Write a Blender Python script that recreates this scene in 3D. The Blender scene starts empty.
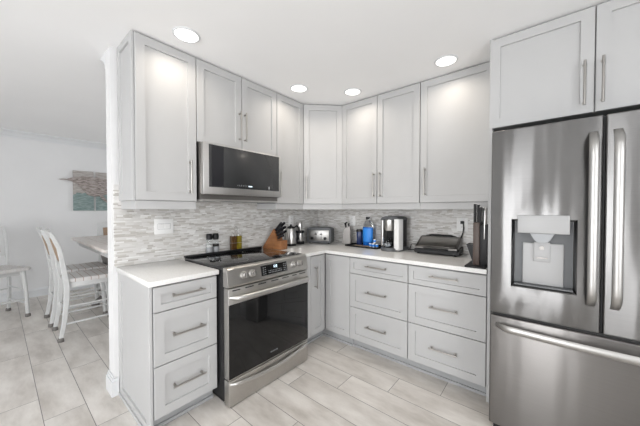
import bpy, bmesh, math, random
from mathutils import Vector, Matrix
random.seed(7)
PI = math.pi
scene = bpy.context.scene
COL = scene.collection

# ---------------------------------------------------------------- camera
cam_d = bpy.data.cameras.new('camera'); cam = bpy.data.objects.new('camera', cam_d); COL.objects.link(cam)
cam.location = (2.3408, -2.7587, 1.3206)
cam.rotation_euler = (PI/2 - 0.0176, 0, 0.6971)
cam_d.sensor_fit = 'HORIZONTAL'; cam_d.sensor_width = 36.0
cam_d.lens = 270.7166 / 640 * 36.0
cam_d.shift_y = 1.384 / 640
cam_d.clip_start = 0.02
scene.camera = cam

# ---------------------------------------------------------------- world, daylight, exposure
scene.view_settings.view_transform = 'Standard'
scene.view_settings.look = 'None'
scene.view_settings.gamma = 1.0
scene.view_settings.use_curve_mapping = False
scene.view_settings.exposure = 0.0
w = bpy.data.worlds.new('sky'); scene.world = w; w.use_nodes = True
bg = w.node_tree.nodes['Background']
bg.inputs[0].default_value = (0.86, 0.93, 1.0, 1); bg.inputs[1].default_value = 1.6

def area(name, loc, rot, sx, sy, power, color=(1, 1, 1)):
    d = bpy.data.lights.new(name, 'AREA'); d.shape = 'RECTANGLE'; d.size = sx; d.size_y = sy
    d.energy = power; d.color = color
    o = bpy.data.objects.new(name, d); COL.objects.link(o); o.location = loc; o.rotation_euler = rot
    return o
# daylight coming in through the openings of the room behind and beside the camera, plus an added dining end fill
area('daylight_patio_door', (1.55, -6.75, 1.25), (PI/2, 0, 0), 2.2, 2.4, 190, (0.99, 0.99, 1.0))
area('daylight_dining_window', (-1.9, -6.75, 1.5), (PI/2, 0, 0), 2.8, 2.2, 12, (0.98, 0.99, 1.0))
area('daylight_right_window', (4.95, -3.6, 1.5), (PI/2, 0, PI/2), 3.0, 2.2, 170, (0.99, 0.99, 1.0))
area('added_end_fill', (-1.9, 1.6, 1.5), (-PI/2, 0, 0), 2.2, 1.8, 40, (0.99, 0.99, 1.0))  # added fill from an unseen end opening, brightens the dining side
LAMP_W = 1.75
LAMP_COL = (1.0, 0.90, 0.78)

# ---------------------------------------------------------------- materials
def mat(name, col=(.8, .8, .8), rough=.5, metal=0., **kw):
    m = bpy.data.materials.new(name); m.use_nodes = True
    b = m.node_tree.nodes['Principled BSDF']
    b.inputs['Base Color'].default_value = (*col, 1); b.inputs['Roughness'].default_value = rough
    b.inputs['Metallic'].default_value = metal
    for k, v in kw.items(): b.inputs[k.replace('_', ' ')].default_value = v
    return m
class NT:
    def __init__(s, m): s.m = m; s.t = m.node_tree; s.b = s.t.nodes['Principled BSDF']
    def n(s, kind, **kw):
        x = s.t.nodes.new(kind)
        for k, v in kw.items(): setattr(x, k, v)
        return x
    def l(s, a, b): s.t.links.new(a, b)
    def math(s, op, a, b=None, c=None):
        x = s.n('ShaderNodeMath', operation=op)
        for i, v in enumerate((a, b, c)):
            if v is None: continue
            if isinstance(v, (int, float)): x.inputs[i].default_value = v
            else: s.l(v, x.inputs[i])
        return x.outputs[0]
    def pos(s, scale=None, kind='Object'):
        tc = s.n('ShaderNodeTexCoord')
        o = tc.outputs[kind]
        if scale:
            mp = s.n('ShaderNodeMapping'); mp.inputs['Scale'].default_value = scale; s.l(o, mp.inputs[0]); o = mp.outputs[0]
        return o
    def noise(s, vec, scale, detail=3, rough=.5):
        x = s.n('ShaderNodeTexNoise'); x.inputs['Scale'].default_value = scale
        x.inputs['Detail'].default_value = detail; x.inputs['Roughness'].default_value = rough
        if vec is not None: s.l(vec, x.inputs['Vector'])
        return x.outputs['Fac']
    def ramp(s, fac, stops, interp='LINEAR'):
        x = s.n('ShaderNodeValToRGB'); r = x.color_ramp; r.interpolation = interp
        while len(r.elements) < len(stops): r.elements.new(.5)
        for e, (p, c) in zip(r.elements, stops): e.position = p; e.color = (*c, 1)
        s.l(fac, x.inputs[0]); return x.outputs[0]
    def mix(s, fac, a, b, mode='MIX'):
        x = s.n('ShaderNodeMix', data_type='RGBA', blend_type=mode)
        for i, v in ((0, fac), (6, a), (7, b)):
            if isinstance(v, (int, float)): x.inputs[i].default_value = v
            elif isinstance(v, tuple): x.inputs[i].default_value = (*v, 1)
            else: s.l(v, x.inputs[i])
        return x.outputs[2]
    def bump(s, h, strength, dist=.01, normal=None):
        x = s.n('ShaderNodeBump'); x.inputs['Strength'].default_value = strength; x.inputs['Distance'].default_value = dist
        s.l(h, x.inputs['Height'])
        if normal is not None: s.l(normal, x.inputs['Normal'])
        return x.outputs[0]
    def color(s, c): s.l(c, s.b.inputs['Base Color'])
    def normal(s, c): s.l(c, s.b.inputs['Normal'])
    def rough(s, c): s.l(c, s.b.inputs['Roughness'])

def painted(name, col, rough=.5, var=.03, scale=6):
    m = mat(name, col, rough); t = NT(m)
    f = t.noise(t.pos(), scale, 3)
    a = tuple(c * (1 - var) for c in col); b = tuple(min(1, c * (1 + var)) for c in col)
    t.color(t.ramp(f, [(.3, a), (.7, b)]))
    t.normal(t.bump(t.noise(t.pos(), 260, 2), .04, .002))
    return m
def brushed(name, col, rough, axis, wob=.0, var=.04, wobscale=1., aniso=0.):
    """stainless steel, grain running along axis; wob makes the sheet slightly wavy"""
    m = mat(name, col, rough, 1.0); t = NT(m)
    sc = {'x': (3, 90, 420), 'y': (90, 3, 420), 'z': (420, 420, 3)}[axis]
    f = t.noise(t.pos(sc), 1.0, 2)
    a = tuple(c * (1 - var) for c in col); b = tuple(min(1, c * (1 + var)) for c in col)
    t.color(t.ramp(f, [(.3, a), (.7, b)]))
    n = t.bump(f, .12, .0006)
    if wob:
        v = t.noise(t.pos((5.5 * wobscale, 5.5 * wobscale, .7 * wobscale)), 1.0, 2)
        n = t.bump(v, wob, .05, n)
    t.normal(n)
    if aniso:
        t.b.inputs['Anisotropic'].default_value = aniso
        cv = t.n('ShaderNodeCombineXYZ'); cv.inputs[2].default_value = 1.0
        t.l(cv.outputs[0], t.b.inputs['Tangent'])
    return m

M = {}
M['cabinet'] = painted('cabinet_paint', (.452, .452, .45), .52, .012, 4)
M['carcass'] = painted('carcass_gap_shade', (.20, .20, .20), .45, .012, 4)  # darkened so the reveals between fronts read as shadow lines
M['toe'] = painted('toe_kick_paint', (.36, .365, .37), .5, .03, 4)
M['white'] = painted('white_trim_paint', (.66, .67, .68), .4, .01)
M['wall'] = painted('grey_wall_paint', (.70, .70, .70), .85, .015, 3)
M['kwall'] = painted('white_wall_paint', (.68, .68, .68), .85, .012, 3)
M['ceiling'] = painted('ceiling_paint', (.89, .89, .89), .9, .01, 2)
M['handle'] = brushed('brushed_nickel', (.40, .385, .365), .32, 'z')
M['steel'] = brushed('stainless_range', (.55, .535, .51), .30, 'y', .18, aniso=.7)
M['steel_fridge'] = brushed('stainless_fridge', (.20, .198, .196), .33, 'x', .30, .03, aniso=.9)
M['steel_freezer'] = brushed('freezer_steel_floor_tint', (.195, .187, .18), .36, 'x', .12, .03, aniso=.85)  # same steel as the doors, browned to carry the reflected floor
M['steel_light'] = brushed('satin_steel', (.60, .59, .575), .33, 'z', .0)
M['steel_handle'] = brushed('satin_handle_steel', (.40, .392, .38), .38, 'z')
M['steel_dark'] = brushed('dark_steel', (.22, .21, .20), .35, 'x')
M['glass_black'] = mat('black_glass', (.008, .008, .008), .06, 0, Specular_IOR_Level=.35)
M['cooktop'] = mat('cooktop_glass', (.02, .02, .021), .05, 0, Specular_IOR_Level=.8)
M['mw_glass'] = mat('microwave_glass', (.025, .026, .027), .22, 0, Specular_IOR_Level=.7)
M['black'] = painted('black_plastic', (.012, .012, .013), .45, .1, 20)
M['black'].node_tree.nodes['Principled BSDF'].inputs['Specular IOR Level'].default_value = .3
M['black_gloss'] = mat('gloss_black_plastic', (.015, .015, .018), .2)
M['grey_plastic'] = painted('grey_plastic', (.30, .31, .32), .4, .04, 10)
M['dark_grey'] = painted('dark_grey_plastic', (.10, .105, .11), .45, .06, 10)
M['plastic_white'] = mat('white_plastic', (.78, .78, .77), .35)
M['lever_grey'] = mat('pale_grey_plastic', (.36, .36, .36), .4)
M['gasket'] = mat('black_gasket', (.01, .01, .01), .6)
M['groove'] = mat('dark_print', (.08, .08, .08), .6)
M['lightgrey_print'] = mat('pale_print', (.62, .64, .66), .5)
M['brown'] = painted('brown_cane_weave', (.36, .25, .17), .7, .2, 60)
M['rubber'] = painted('grey_rubber', (.16, .15, .14), .7, .2, 60)
M['paper'] = painted('tan_paper', (.50, .38, .26), .8, .1, 40)
M['navy'] = mat('navy_glaze', (.02, .035, .11), .25)
M['blue_liquid'] = mat('blue_liquid', (.02, .20, .78), .15, 0, Transmission_Weight=.35, IOR=1.33)
M['blue_label'] = mat('blue_label', (.03, .26, .80), .45)
M['oil'] = mat('olive_oil', (.42, .33, .04), .08, 0, Transmission_Weight=.55, IOR=1.45)
M['oil_dark'] = mat('brown_vinegar', (.12, .06, .02), .08, 0, Transmission_Weight=.3, IOR=1.4)
M['clear'] = mat('clear_glass', (.95, .97, .98), .03, 0, Transmission_Weight=1.0, IOR=1.2)
M['salt'] = painted('coarse_salt', (.80, .80, .78), .8, .1, 300)
M['pepper'] = painted('peppercorns', (.06, .05, .045), .8, .6, 300)

def lamp_mat(name, col, s):
    m = mat(name, (.9, .9, .9), .5)
    b = m.node_tree.nodes['Principled BSDF']
    b.inputs['Emission Color'].default_value = (*col, 1); b.inputs['Emission Strength'].default_value = s
    return m
M['lens'] = lamp_mat('lamp_lens', (1, .97, .93), 1.6)
M['display'] = lamp_mat('display_digits', (.55, .8, 1.0), 1.5)

def wood(name, c1, c2, sc=(30, 30, 3), rough=.45):
    m = mat(name, c1, rough); t = NT(m)
    f = t.noise(t.pos(sc), 1.0, 4, .6)
    t.color(t.ramp(f, [(.3, c1), (.7, c2)])); t.normal(t.bump(f, .1, .002)); return m
M['wood'] = wood('acacia_wood', (.17, .065, .025), (.36, .16, .06), (4, 60, 30))
M['wood_dark'] = wood('walnut', (.055, .036, .028), (.11, .075, .06), (60, 60, 4))

# countertop: white quartz
m = M['quartz'] = mat('white_quartz', (.80, .79, .77), .22); t = NT(m)
f = t.noise(t.pos(), 90, 4, .7)
t.color(t.ramp(f, [(.3, (.70, .69, .665)), (.55, (.76, .755, .74)), (.75, (.79, .785, .775))]))

# floor: 8 x 36 inch porcelain planks, one third running bond
m = M['floor'] = mat('porcelain_plank_floor', (.55, .53, .5), .42); t = NT(m)
tc = t.pos(); sp = t.n('ShaderNodeSeparateXYZ'); t.l(tc, sp.inputs[0]); X, Y = sp.outputs[0], sp.outputs[1]
W_, L_ = .2037, .914
rv = t.math('DIVIDE', t.math('MULTIPLY_ADD', Y, -1, -.7555), W_)          # 0 at y=-.7555, grows toward -y
row = t.math('FLOOR', rv); fr = t.math('SUBTRACT', rv, row)
ux = t.math('DIVIDE', t.math('ADD', t.math('MULTIPLY_ADD', row, .3047, X), -1.472), L_)
cx_ = t.math('FLOOR', ux); fx = t.math('SUBTRACT', ux, cx_)
dy = t.math('MULTIPLY', t.math('MINIMUM', fr, t.math('SUBTRACT', 1, fr)), W_)
dx = t.math('MULTIPLY', t.math('MINIMUM', fx, t.math('SUBTRACT', 1, fx)), L_)
d_ = t.math('MINIMUM', dx, dy)
grout = t.math('LESS_THAN', d_, .0019)
cb = t.n('ShaderNodeCombineXYZ'); t.l(row, cb.inputs[0]); t.l(cx_, cb.inputs[1])
wn = t.n('ShaderNodeTexWhiteNoise'); t.l(cb.outputs[0], wn.inputs['Vector'])
off = t.n('ShaderNodeVectorMath', operation='MULTIPLY_ADD'); t.l(wn.outputs['Color'], off.inputs[0]); off.inputs[1].default_value = (9, 9, 9); t.l(tc, off.inputs[2])
mp = t.n('ShaderNodeMapping'); mp.inputs['Scale'].default_value = (1.6, 4.5, 1); t.l(off.outputs[0], mp.inputs[0])
cl = t.noise(mp.outputs[0], 1.6, 6, .62)
base = t.ramp(cl, [(.30, (.47, .435, .395)), (.5, (.625, .59, .55)), (.68, (.74, .71, .67))])
tone = t.math('MULTIPLY_ADD', wn.outputs['Value'], .10, .95)
cbt = t.n('ShaderNodeCombineColor'); [t.l(tone, cbt.inputs[i]) for i in range(3)]
base = t.mix(1.0, base, cbt.outputs[0], 'MULTIPLY')
t.color(t.mix(grout, base, (.17, .16, .15)))
t.normal(t.bump(t.math('MINIMUM', t.math('MULTIPLY', d_, 300), 1), .3, .002))
t.rough(t.math('MULTIPLY_ADD', cl, .25, .28))

# backsplash: thin linear stone and glass mosaic
m = M['mosaic'] = mat('linear_mosaic', (.7, .7, .7), .3); t = NT(m)
sp = t.n('ShaderNodeSeparateXYZ'); t.l(t.pos(), sp.inputs[0])
s_ = t.math('SUBTRACT', sp.outputs[0], sp.outputs[1])
H_ = .0105
rz = t.math('DIVIDE', sp.outputs[2], H_); row = t.math('FLOOR', rz); fz = t.math('SUBTRACT', rz, row)
w1 = t.n('ShaderNodeTexWhiteNoise', noise_dimensions='1D'); t.l(row, w1.inputs['W'])
ln = t.math('MULTIPLY_ADD', w1.outputs['Value'], .04, .035)
w1b = t.n('ShaderNodeTexWhiteNoise', noise_dimensions='1D'); t.l(t.math('ADD', row, 37.3), w1b.inputs['W'])
us = t.math('DIVIDE', t.math('ADD', s_, t.math('MULTIPLY', w1b.outputs['Value'], 3)), ln)
ci = t.math('FLOOR', us); fu = t.math('SUBTRACT', us, ci)
cb = t.n('ShaderNodeCombineXYZ'); t.l(row, cb.inputs[0]); t.l(ci, cb.inputs[1])
w2 = t.n('ShaderNodeTexWhiteNoise'); t.l(cb.outputs[0], w2.inputs['Vector'])
col = t.ramp(w2.outputs['Value'], [(0, (.47, .45, .42)), (.08, (.56, .54, .51)), (.28, (.63, .62, .60)), (.58, (.67, .66, .645)), (.86, (.77, .77, .755))], 'CONSTANT')
ve = t.noise(t.pos((8, 8, 60)), 2.0, 3)
col = t.mix(.25, col, t.ramp(ve, [(.3, (.55, .52, .49)), (.7, (.9, .9, .9))]), 'MULTIPLY')
gz = t.math('LESS_THAN', t.math('MINIMUM', fz, t.math('SUBTRACT', 1, fz)), .05)
t.color(t.mix(gz, col, (.55, .54, .52)))
t.normal(t.bump(w2.outputs['Value'], .35, .003))
t.rough(t.math('MULTIPLY_ADD', w2.outputs['Value'], .35, .15))

# chair paint with brown wear lines between seat boards
m = M['chair'] = painted('distressed_white_paint', (.58, .585, .58), .5, .04, 14)
m = M['seat'] = mat('distressed_white_boards', (.72, .70, .68), .5); t = NT(m)
sp = t.n('ShaderNodeSeparateXYZ'); t.l(t.pos(), sp.inputs[0])
fr = t.math('FRACT', t.math('DIVIDE', t.math('ADD', sp.outputs[1], .013), .062))
g = t.math('LESS_THAN', fr, .08)
n2 = t.noise(t.pos((30, 6, 1)), 2, 4)
b_ = t.ramp(n2, [(.25, (.52, .48, .45)), (.4, (.60, .585, .57)), (.7, (.64, .635, .63))])
t.color(t.mix(g, b_, (.30, .20, .14)))
m = M['tabletop'] = mat('whitewashed_table_boards', (.7, .66, .62), .4); t = NT(m)
sp = t.n('ShaderNodeSeparateXYZ'); t.l(t.pos(), sp.inputs[0])
fr = t.math('FRACT', t.math('DIVIDE', sp.outputs[1], .14)); g = t.math('LESS_THAN', fr, .03)
n2 = t.noise(t.pos((3, 20, 1)), 2, 4)
t.color(t.mix(g, t.ramp(n2, [(.35, (.66, .60, .56)), (.7, (.74, .71, .68))]), (.34, .25, .2)))

# weathered boards of the coastal wall art
m = M['art_boards'] = mat('painted_art_boards', (.4, .5, .5), .7); t = NT(m)
sp = t.n('ShaderNodeSeparateXYZ'); t.l(t.pos(), sp.inputs[0])
zz = t.math('ADD', sp.outputs[2], t.math('MULTIPLY', t.noise(t.pos((1, 3, 3)), 3, 3), .16))
sea = t.ramp(t.noise(t.pos((2, 4, 26)), 2.5, 5, .7), [(.35, (.12, .18, .18)), (.5, (.21, .28, .27)), (.68, (.36, .42, .41))])
sky = t.ramp(t.noise(t.pos((2, 4, 30)), 2.0, 4, .7), [(.35, (.27, .25, .23)), (.5, (.40, .37, .35)), (.7, (.52, .49, .47))])
t.color(t.mix(t.math('GREATER_THAN', zz, .36), sea, sky))
m = M['fish_wood'] = mat('weathered_driftwood', (.3, .24, .2), .7); t = NT(m)
f = t.noise(t.pos((2, 7, 40)), 2.2, 4, .7)
t.color(t.ramp(f, [(.38, (.13, .105, .095)), (.48, (.30, .26, .24)), (.62, (.44, .40, .38))]))

# ---------------------------------------------------------------- mesh helpers
def mk(name, bm, material, parent=None, smooth=False):
    me = bpy.data.meshes.new(name)
    bmesh.ops.recalc_face_normals(bm, faces=bm.faces[:]); bm.to_mesh(me); bm.free()
    me.materials.append(M[material] if isinstance(material, str) else material)
    if smooth:
        for p in me.polygons: p.use_smooth = True
        try: me.set_sharp_from_angle(angle=math.radians(38))
        except Exception: pass
    o = bpy.data.objects.new(name, me); COL.objects.link(o)
    if parent is not None: o.parent = parent
    return o
def thing(name, label, cat, loc=(0, 0, 0), rz=0., group=None):
    o = bpy.data.objects.new(name, None); COL.objects.link(o); o.location = loc; o.rotation_euler = (0, 0, rz)
    o.empty_display_size = .05
    o['label'] = label; o['category'] = cat
    if group: o['group'] = group
    return o
def tag(o, label, cat, group=None):
    o['label'] = label; o['category'] = cat
    if group: o['group'] = group
    return o
def struct(o): o['kind'] = 'structure'; return o
def bx(bm, x0, x1, y0, y1, z0, z1, bev=0., seg=2, mtx=None):
    r = bmesh.ops.create_cube(bm, size=1.0); vs = r['verts']
    for v in vs:
        v.co = Vector(((x0 + x1) / 2 + v.co.x * (x1 - x0), (y0 + y1) / 2 + v.co.y * (y1 - y0), (z0 + z1) / 2 + v.co.z * (z1 - z0)))
    if bev:
        es = list({e for v in vs for e in v.link_edges})
        rr = bmesh.ops.bevel(bm, geom=es, offset=bev, segments=seg, affect='EDGES', profile=.5)
        vs = list({v for f in rr['faces'] for v in f.verts} | {v for v in vs if v.is_valid})
    if mtx is not None:
        bmesh.ops.transform(bm, matrix=mtx, verts=[v for v in vs if v.is_valid])
    return vs
def box(name, mat_, parent, *a, bev=0., seg=2, mtx=None):
    bm = bmesh.new(); bx(bm, *a, bev=bev, seg=seg, mtx=mtx); return mk(name, bm, mat_, parent, smooth=bev > 0)
def tube(bm, pts, r, seg=10, cap=True, flat=1.0, up=Vector((0, 0, 1))):
    """swept tube; r a number or a list"""
    pts = [Vector(p) for p in pts]; n = len(pts); rings = []
    for i, p in enumerate(pts):
        d = (pts[min(i + 1, n - 1)] - pts[max(i - 1, 0)]).normalized()
        u = up if abs(d.dot(up)) < .95 else Vector((1, 0, 0))
        a = d.cross(u).normalized(); b = a.cross(d).normalized()
        rr = r[i] if isinstance(r, (list, tuple)) else r
        rings.append([bm.verts.new(p + a * rr * math.cos(2 * PI * k / seg) + b * rr * flat * math.sin(2 * PI * k / seg)) for k in range(seg)])
    for i in range(n - 1):
        for k in range(seg):
            bm.faces.new((rings[i][k], rings[i][(k + 1) % seg], rings[i + 1][(k + 1) % seg], rings[i + 1][k]))
    if cap: bm.faces.new(rings[0][::-1]); bm.faces.new(rings[-1])
def lathe(bm, prof, seg=28, mtx=None, c=(0, 0, 0)):
    """prof: (r, z) from bottom to top"""
    rings = []
    for r, z in prof:
        if r < 1e-6: rings.append([bm.verts.new((c[0], c[1], c[2] + z))])
        else: rings.append([bm.verts.new((c[0] + r * math.cos(2 * PI * k / seg), c[1] + r * math.sin(2 * PI * k / seg), c[2] + z)) for k in range(seg)])
    for a, b in zip(rings, rings[1:]):
        for k in range(seg):
            k2 = (k + 1) % seg
            if len(a) == 1 and len(b) == 1: continue
            if len(a) == 1: bm.faces.new((a[0], b[k], b[k2]))
            elif len(b) == 1: bm.faces.new((a[k], a[k2], b[0]))
            else: bm.faces.new((a[k], a[k2], b[k2], b[k]))
    vs = [v for r in rings for v in r]
    if len(rings[0]) > 1: bm.faces.new(rings[0][::-1])
    if len(rings[-1]) > 1: bm.faces.new(rings[-1])
    if mtx is not None: bmesh.ops.transform(bm, matrix=mtx, verts=vs)
def prism(bm, poly, a0, a1, axis='x', bev=0.):
    """extrude a 2-D polygon: axis x -> poly is (y,z); y -> (x,z); z -> (x,y)"""
    def P(p, a): return {'x': (a, p[0], p[1]), 'y': (p[0], a, p[1]), 'z': (p[0], p[1], a)}[axis]
    A = [bm.verts.new(P(p, a0)) for p in poly]; B = [bm.verts.new(P(p, a1)) for p in poly]
    n = len(poly); fs = [bm.faces.new(A[::-1]), bm.faces.new(B)]
    for k in range(n): fs.append(bm.faces.new((A[k], A[(k + 1) % n], B[(k + 1) % n], B[k])))
    if bev:
        bmesh.ops.recalc_face_normals(bm, faces=fs)
        es = list({e for f in fs for e in f.edges}); bmesh.ops.bevel(bm, geom=es, offset=bev, segments=2, affect='EDGES')
def rect_loop(bm, x0, x1, z0, z1, y): return [bm.verts.new(p) for p in ((x0, y, z0), (x1, y, z0), (x1, y, z1), (x0, y, z1))]
def bridge(bm, a, b):
    n = len(a)
    for k in range(n): bm.faces.new((a[k], a[(k + 1) % n], b[(k + 1) % n], b[k]))
def shaker_bm(bm, x0, x1, z0, z1, rail=.057, t=.02, y=0., depth=.011):
    """shaker front: faces -y, back at y, front at y-t"""
    e = .0018
    L = [rect_loop(bm, x0, x1, z0, z1, y), rect_loop(bm, x0, x1, z0, z1, y - t + e), rect_loop(bm, x0 + e, x1 - e, z0 + e, z1 - e, y - t)]
    for ins, yy in ((rail, y - t), (rail + .0012, y - t + depth)):
        L.append(rect_loop(bm, x0 + ins, x1 - ins, z0 + ins, z1 - ins, yy))
    for a, b in zip(L, L[1:]): bridge(bm, a, b)
    bm.faces.new(L[0][::-1]); bm.faces.new(L[-1])
def shaker(name, parent, x0, x1, z0, z1, rail=.057, **k):
    bm = bmesh.new(); shaker_bm(bm, x0, x1, z0, z1, rail, **k); return mk(name, bm, 'cabinet', parent)
def handle(parent, c, length, vertical, y=-.02):
    """bar pull on two posts, face at y (toward -y)"""
    bm = bmesh.new(); h = length / 2; so = .034
    x, z = c
    d = Vector((0, 0, 1)) if vertical else Vector((1, 0, 0)); o = Vector((x, y - so, z))
    tube(bm, [o - d * h, o + d * h], .0062, 12)
    for s in (-1, 1):
        p = o + d * s * (h - .016); tube(bm, [p, Vector((p.x, y, p.z))], .0052, 10)
        q = Vector((p.x, y - .002, p.z)); tube(bm, [q, Vector((p.x, y, p.z))], .009, 12)
    return mk('handle', bm, 'handle', parent, True)
G = .0027   # half the reveal between fronts

# ================================================================= ROOM SHELL
CZ = 2.458
def sbox(name, mat_, *a, bev=0.): return struct(box(name, mat_, None, *a, bev=bev))
sbox('floor', 'floor', -3.75, 4.6, -6.4, 1.3, -.1, 0)
sbox('ceiling', 'ceiling', -3.75, 4.6, -6.4, 1.3, CZ, CZ + .12)
sbox('wall_back', 'kwall', -.12, 3.3, 0, .12, 0, CZ)
wr = sbox('wall_range', 'kwall', -.12, 0, -2.24, 0, 0, CZ)
sbox('wall_dining', 'wall', -3.73, -3.6, -6.4, 1.3, 0, CZ)
sbox('wall_hall', 'kwall', -.12, 0, .12, 1.3, 0, CZ)
sbox('wall_pantry', 'kwall', 3.06, 4.5, -.66, -.54, 0, CZ)
def wall_with_holes(name, mat_, axis, p0, p1, a0, a1, holes):
    bm = bmesh.new()
    def put(s0, s1, z0, z1):
        if axis == 'x': bx(bm, s0, s1, p0, p1, z0, z1)
        else: bx(bm, p0, p1, s0, s1, z0, z1)
    cur = a0
    for h0, h1, z0, z1 in holes:
        put(cur, h0, 0, CZ)
        if z0 > 0: put(h0, h1, 0, z0)
        put(h0, h1, z1, CZ); cur = h1
    put(cur, a1, 0, CZ)
    return struct(mk(name, bm, mat_))
wall_with_holes('wall_front', 'kwall', 'x', -6.4, -6.27, -3.6, 4.5, [(-3.0, -.8, .55, 2.25), (.75, 2.35, 0.05, 2.25)])
wall_with_holes('wall_right', 'kwall', 'y', 4.5, 4.6, -6.27, -.54, [(-4.8, -2.4, .6, 2.2)])
def window(name, axis, p, a0, a1, z0, z1, n):
    bm = bmesh.new(); f = .05
    def put(s0, s1, q0, q1):
        if axis == 'x': bx(bm, s0, s1, p - .03, p + .03, q0, q1)
        else: bx(bm, p - .03, p + .03, s0, s1, q0, q1)
    put(a0, a1, z0, z0 + f); put(a0, a1, z1 - f, z1)
    for k in range(n + 1):
        c = a0 + f / 2 + (a1 - a0 - f) * k / n; put(c - f / 2, c + f / 2, z0 + f, z1 - f)
    return struct(mk(name, bm, 'white'))
wall_with_holes('wall_dining_end', 'wall', 'x', 1.15, 1.3, -3.6, -.12, [(-2.8, -1.0, .7, 2.1)])
window('added_window_4', 'x', 1.22, -2.8, -1.0, .7, 2.1, 2)  # unseen window, added with its wall opening to let in dining fill light
window('window_1', 'x', -6.33, -3.0, -.8, .55, 2.25, 2)
window('window_2', 'x', -6.33, .75, 2.35, .05, 2.25, 2)
window('window_3', 'y', 4.55, -4.8, -2.4, .6, 2.2, 2)
# mosaic backsplash
def splash(name, *a): return sbox(name, 'mosaic', *a)
splash('trim_1', .0, .012, -2.230, -.012, .9145, 1.50)
splash('trim_2', .0, 2.03, -.012, 0, .9145, 1.50)
# baseboards
def baseboard(name, axis, p0, p1, a0, a1, h=.125):
    bm = bmesh.new()
    s = 1 if p1 > p0 else -1; t_ = abs(p1 - p0)
    prof = [(p0, 0), (p0 + s * t_, 0), (p0 + s * t_, h * .78), (p0 + s * t_ * .55, h * .9), (p0 + s * t_ * .4, h), (p0, h)]
    if axis == 'y': prism(bm, prof, a0, a1, 'y')
    else: prism(bm, prof, a0, a1, 'x')
    return struct(mk(name, bm, 'white'))
baseboard('baseboard_dining', 'y', -3.6, -3.582, -6.27, 1.15)
baseboard('baseboard_dining_end', 'x', 1.15, 1.132, -3.582, -.12)
baseboard('baseboard_range_back', 'y', -.12, -.138, -2.24, 1.13)
# baseboard block wrapping the end of the kitchen wall
bm = bmesh.new()
for x0, x1, y0, y1, z0, z1 in ((-.138, .018, -2.258, -2.2415, 0, .105), (-.132, .012, -2.252, -2.2415, .105, .125), (-.126, .006, -2.247, -2.2415, .125, .14)):
    bx(bm, x0, x1, y0, y1, z0, z1)
bx(bm, .0005, .018, -2.2415, -2.2145, 0, .105); bx(bm, .0005, .012, -2.2415, -2.2145, .105, .125)
struct(mk('baseboard_range_end', bm, 'white'))
# crown mouldings
def crown(name, axis, p, s, a0, a1, z=CZ, w_=.085, h_=.095):
    prof = [(0, 0), (w_, 0), (w_, -.014), (w_ * .82, -.022), (w_ * .55, -.04), (w_ * .3, -.068), (w_ * .16, -.08), (w_ * .16, -h_), (0, -h_)]
    prof = [(p + s * a, z + b) for a, b in prof]
    bm = bmesh.new(); prism(bm, prof, a0, a1, axis)
    return struct(mk(name, bm, 'white'))
crown('trim_3', 'y', -3.6, 1, -6.27, 1.15)
crown('trim_4', 'y', -.12, -1, -2.24, 1.15, w_=.135, h_=.12)
crown('trim_5', 'x', 1.15, -1, -3.515, -.255)

# ================================================================= RECESSED LIGHTS
def can_light(x, y, label):
    r = thing('recessed_light', label, 'ceiling light', (x, y, CZ), 0, 'recessed ceiling lights')
    bm = bmesh.new(); lathe(bm, [(.070, -.004), (.072, -.008), (.080, -.006), (.084, -.0005), (.07, -.0005)], 40)
    mk('trim_ring', bm, 'white', r, True)
    bm = bmesh.new(); lathe(bm, [(0, -.005), (.071, -.005), (.071, -.0006), (0, -.0006)], 40)
    mk('lens', bm, 'lens', r)
    d = bpy.data.lights.new('lamp', 'AREA'); d.shape = 'DISK'; d.size = .13; d.energy = LAMP_W; d.color = LAMP_COL; d.spread = math.radians(150)
    o = bpy.data.objects.new('lamp', d); COL.objects.link(o); o.parent = r; o.location = (0, 0, -.012)
can_light(.531, -1.95, 'round recessed ceiling light nearest the tall left wall cabinet')
can_light(.549, -.925, 'round recessed ceiling light left of the cabinet corner, in front of the narrow cabinet')
can_light(.894, -.54, 'round recessed ceiling light just right of the angled corner cabinet')
can_light(1.738, -.54, 'round recessed ceiling light nearest the fridge cabinets')

# ================================================================= CABINETS
RW = PI / 2   # range wall: local x -> +y, local -y -> +x
def toe(parent, x0, x1, y=.055):
    bm = bmesh.new(); bx(bm, x0, x1, y, y + .015, 0, .095); bx(bm, x0, x1, y - .012, y, 0, .02)
    return mk('toe_kick', bm, 'toe', parent)
Z1, Z2, Z3, ZB, ZT = .722, .406, .098, .098, .872
def drawers(parent, x0, x1, hl=.2):
    for z0, z1, rail in ((Z1, ZT, .04), (Z2, Z1, .057), (Z3, Z2, .057)):
        d = shaker('drawer', parent, x0 + G, x1 - G, z0 + G, z1 - G, rail)
        hz = (z0 + z1) / 2 + (0.012 if z1 == ZT else .010)
        handle(d, ((x0 + x1) / 2, hz), hl, False)

# left of the range
c = thing('base_cabinet', 'light grey three-drawer base cabinet at the open end, left of the range', 'cabinet', (.601, -2.195, 0), RW, 'light grey base cabinets')
box('carcass', 'carcass', c, 0, .397, .001, .598, .098, .882)
toe(c, -.0, .397)
drawers(c, .003, .395)
# end panel with shaker recess facing the camera side (world -y = local -x)
bm = bmesh.new(); shaker_bm(bm, -.6, .012, .0, .882, .06, t=.016)
e = mk('end_panel', bm, 'cabinet', c); e.rotation_euler = (0, 0, -PI/2); e.location = (0, 0, 0)
bm = bmesh.new(); bx(bm, -.026, -.016, -.004, .585, 0, .022, .003)
mk('shoe_moulding', bm, 'cabinet', c)

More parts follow.
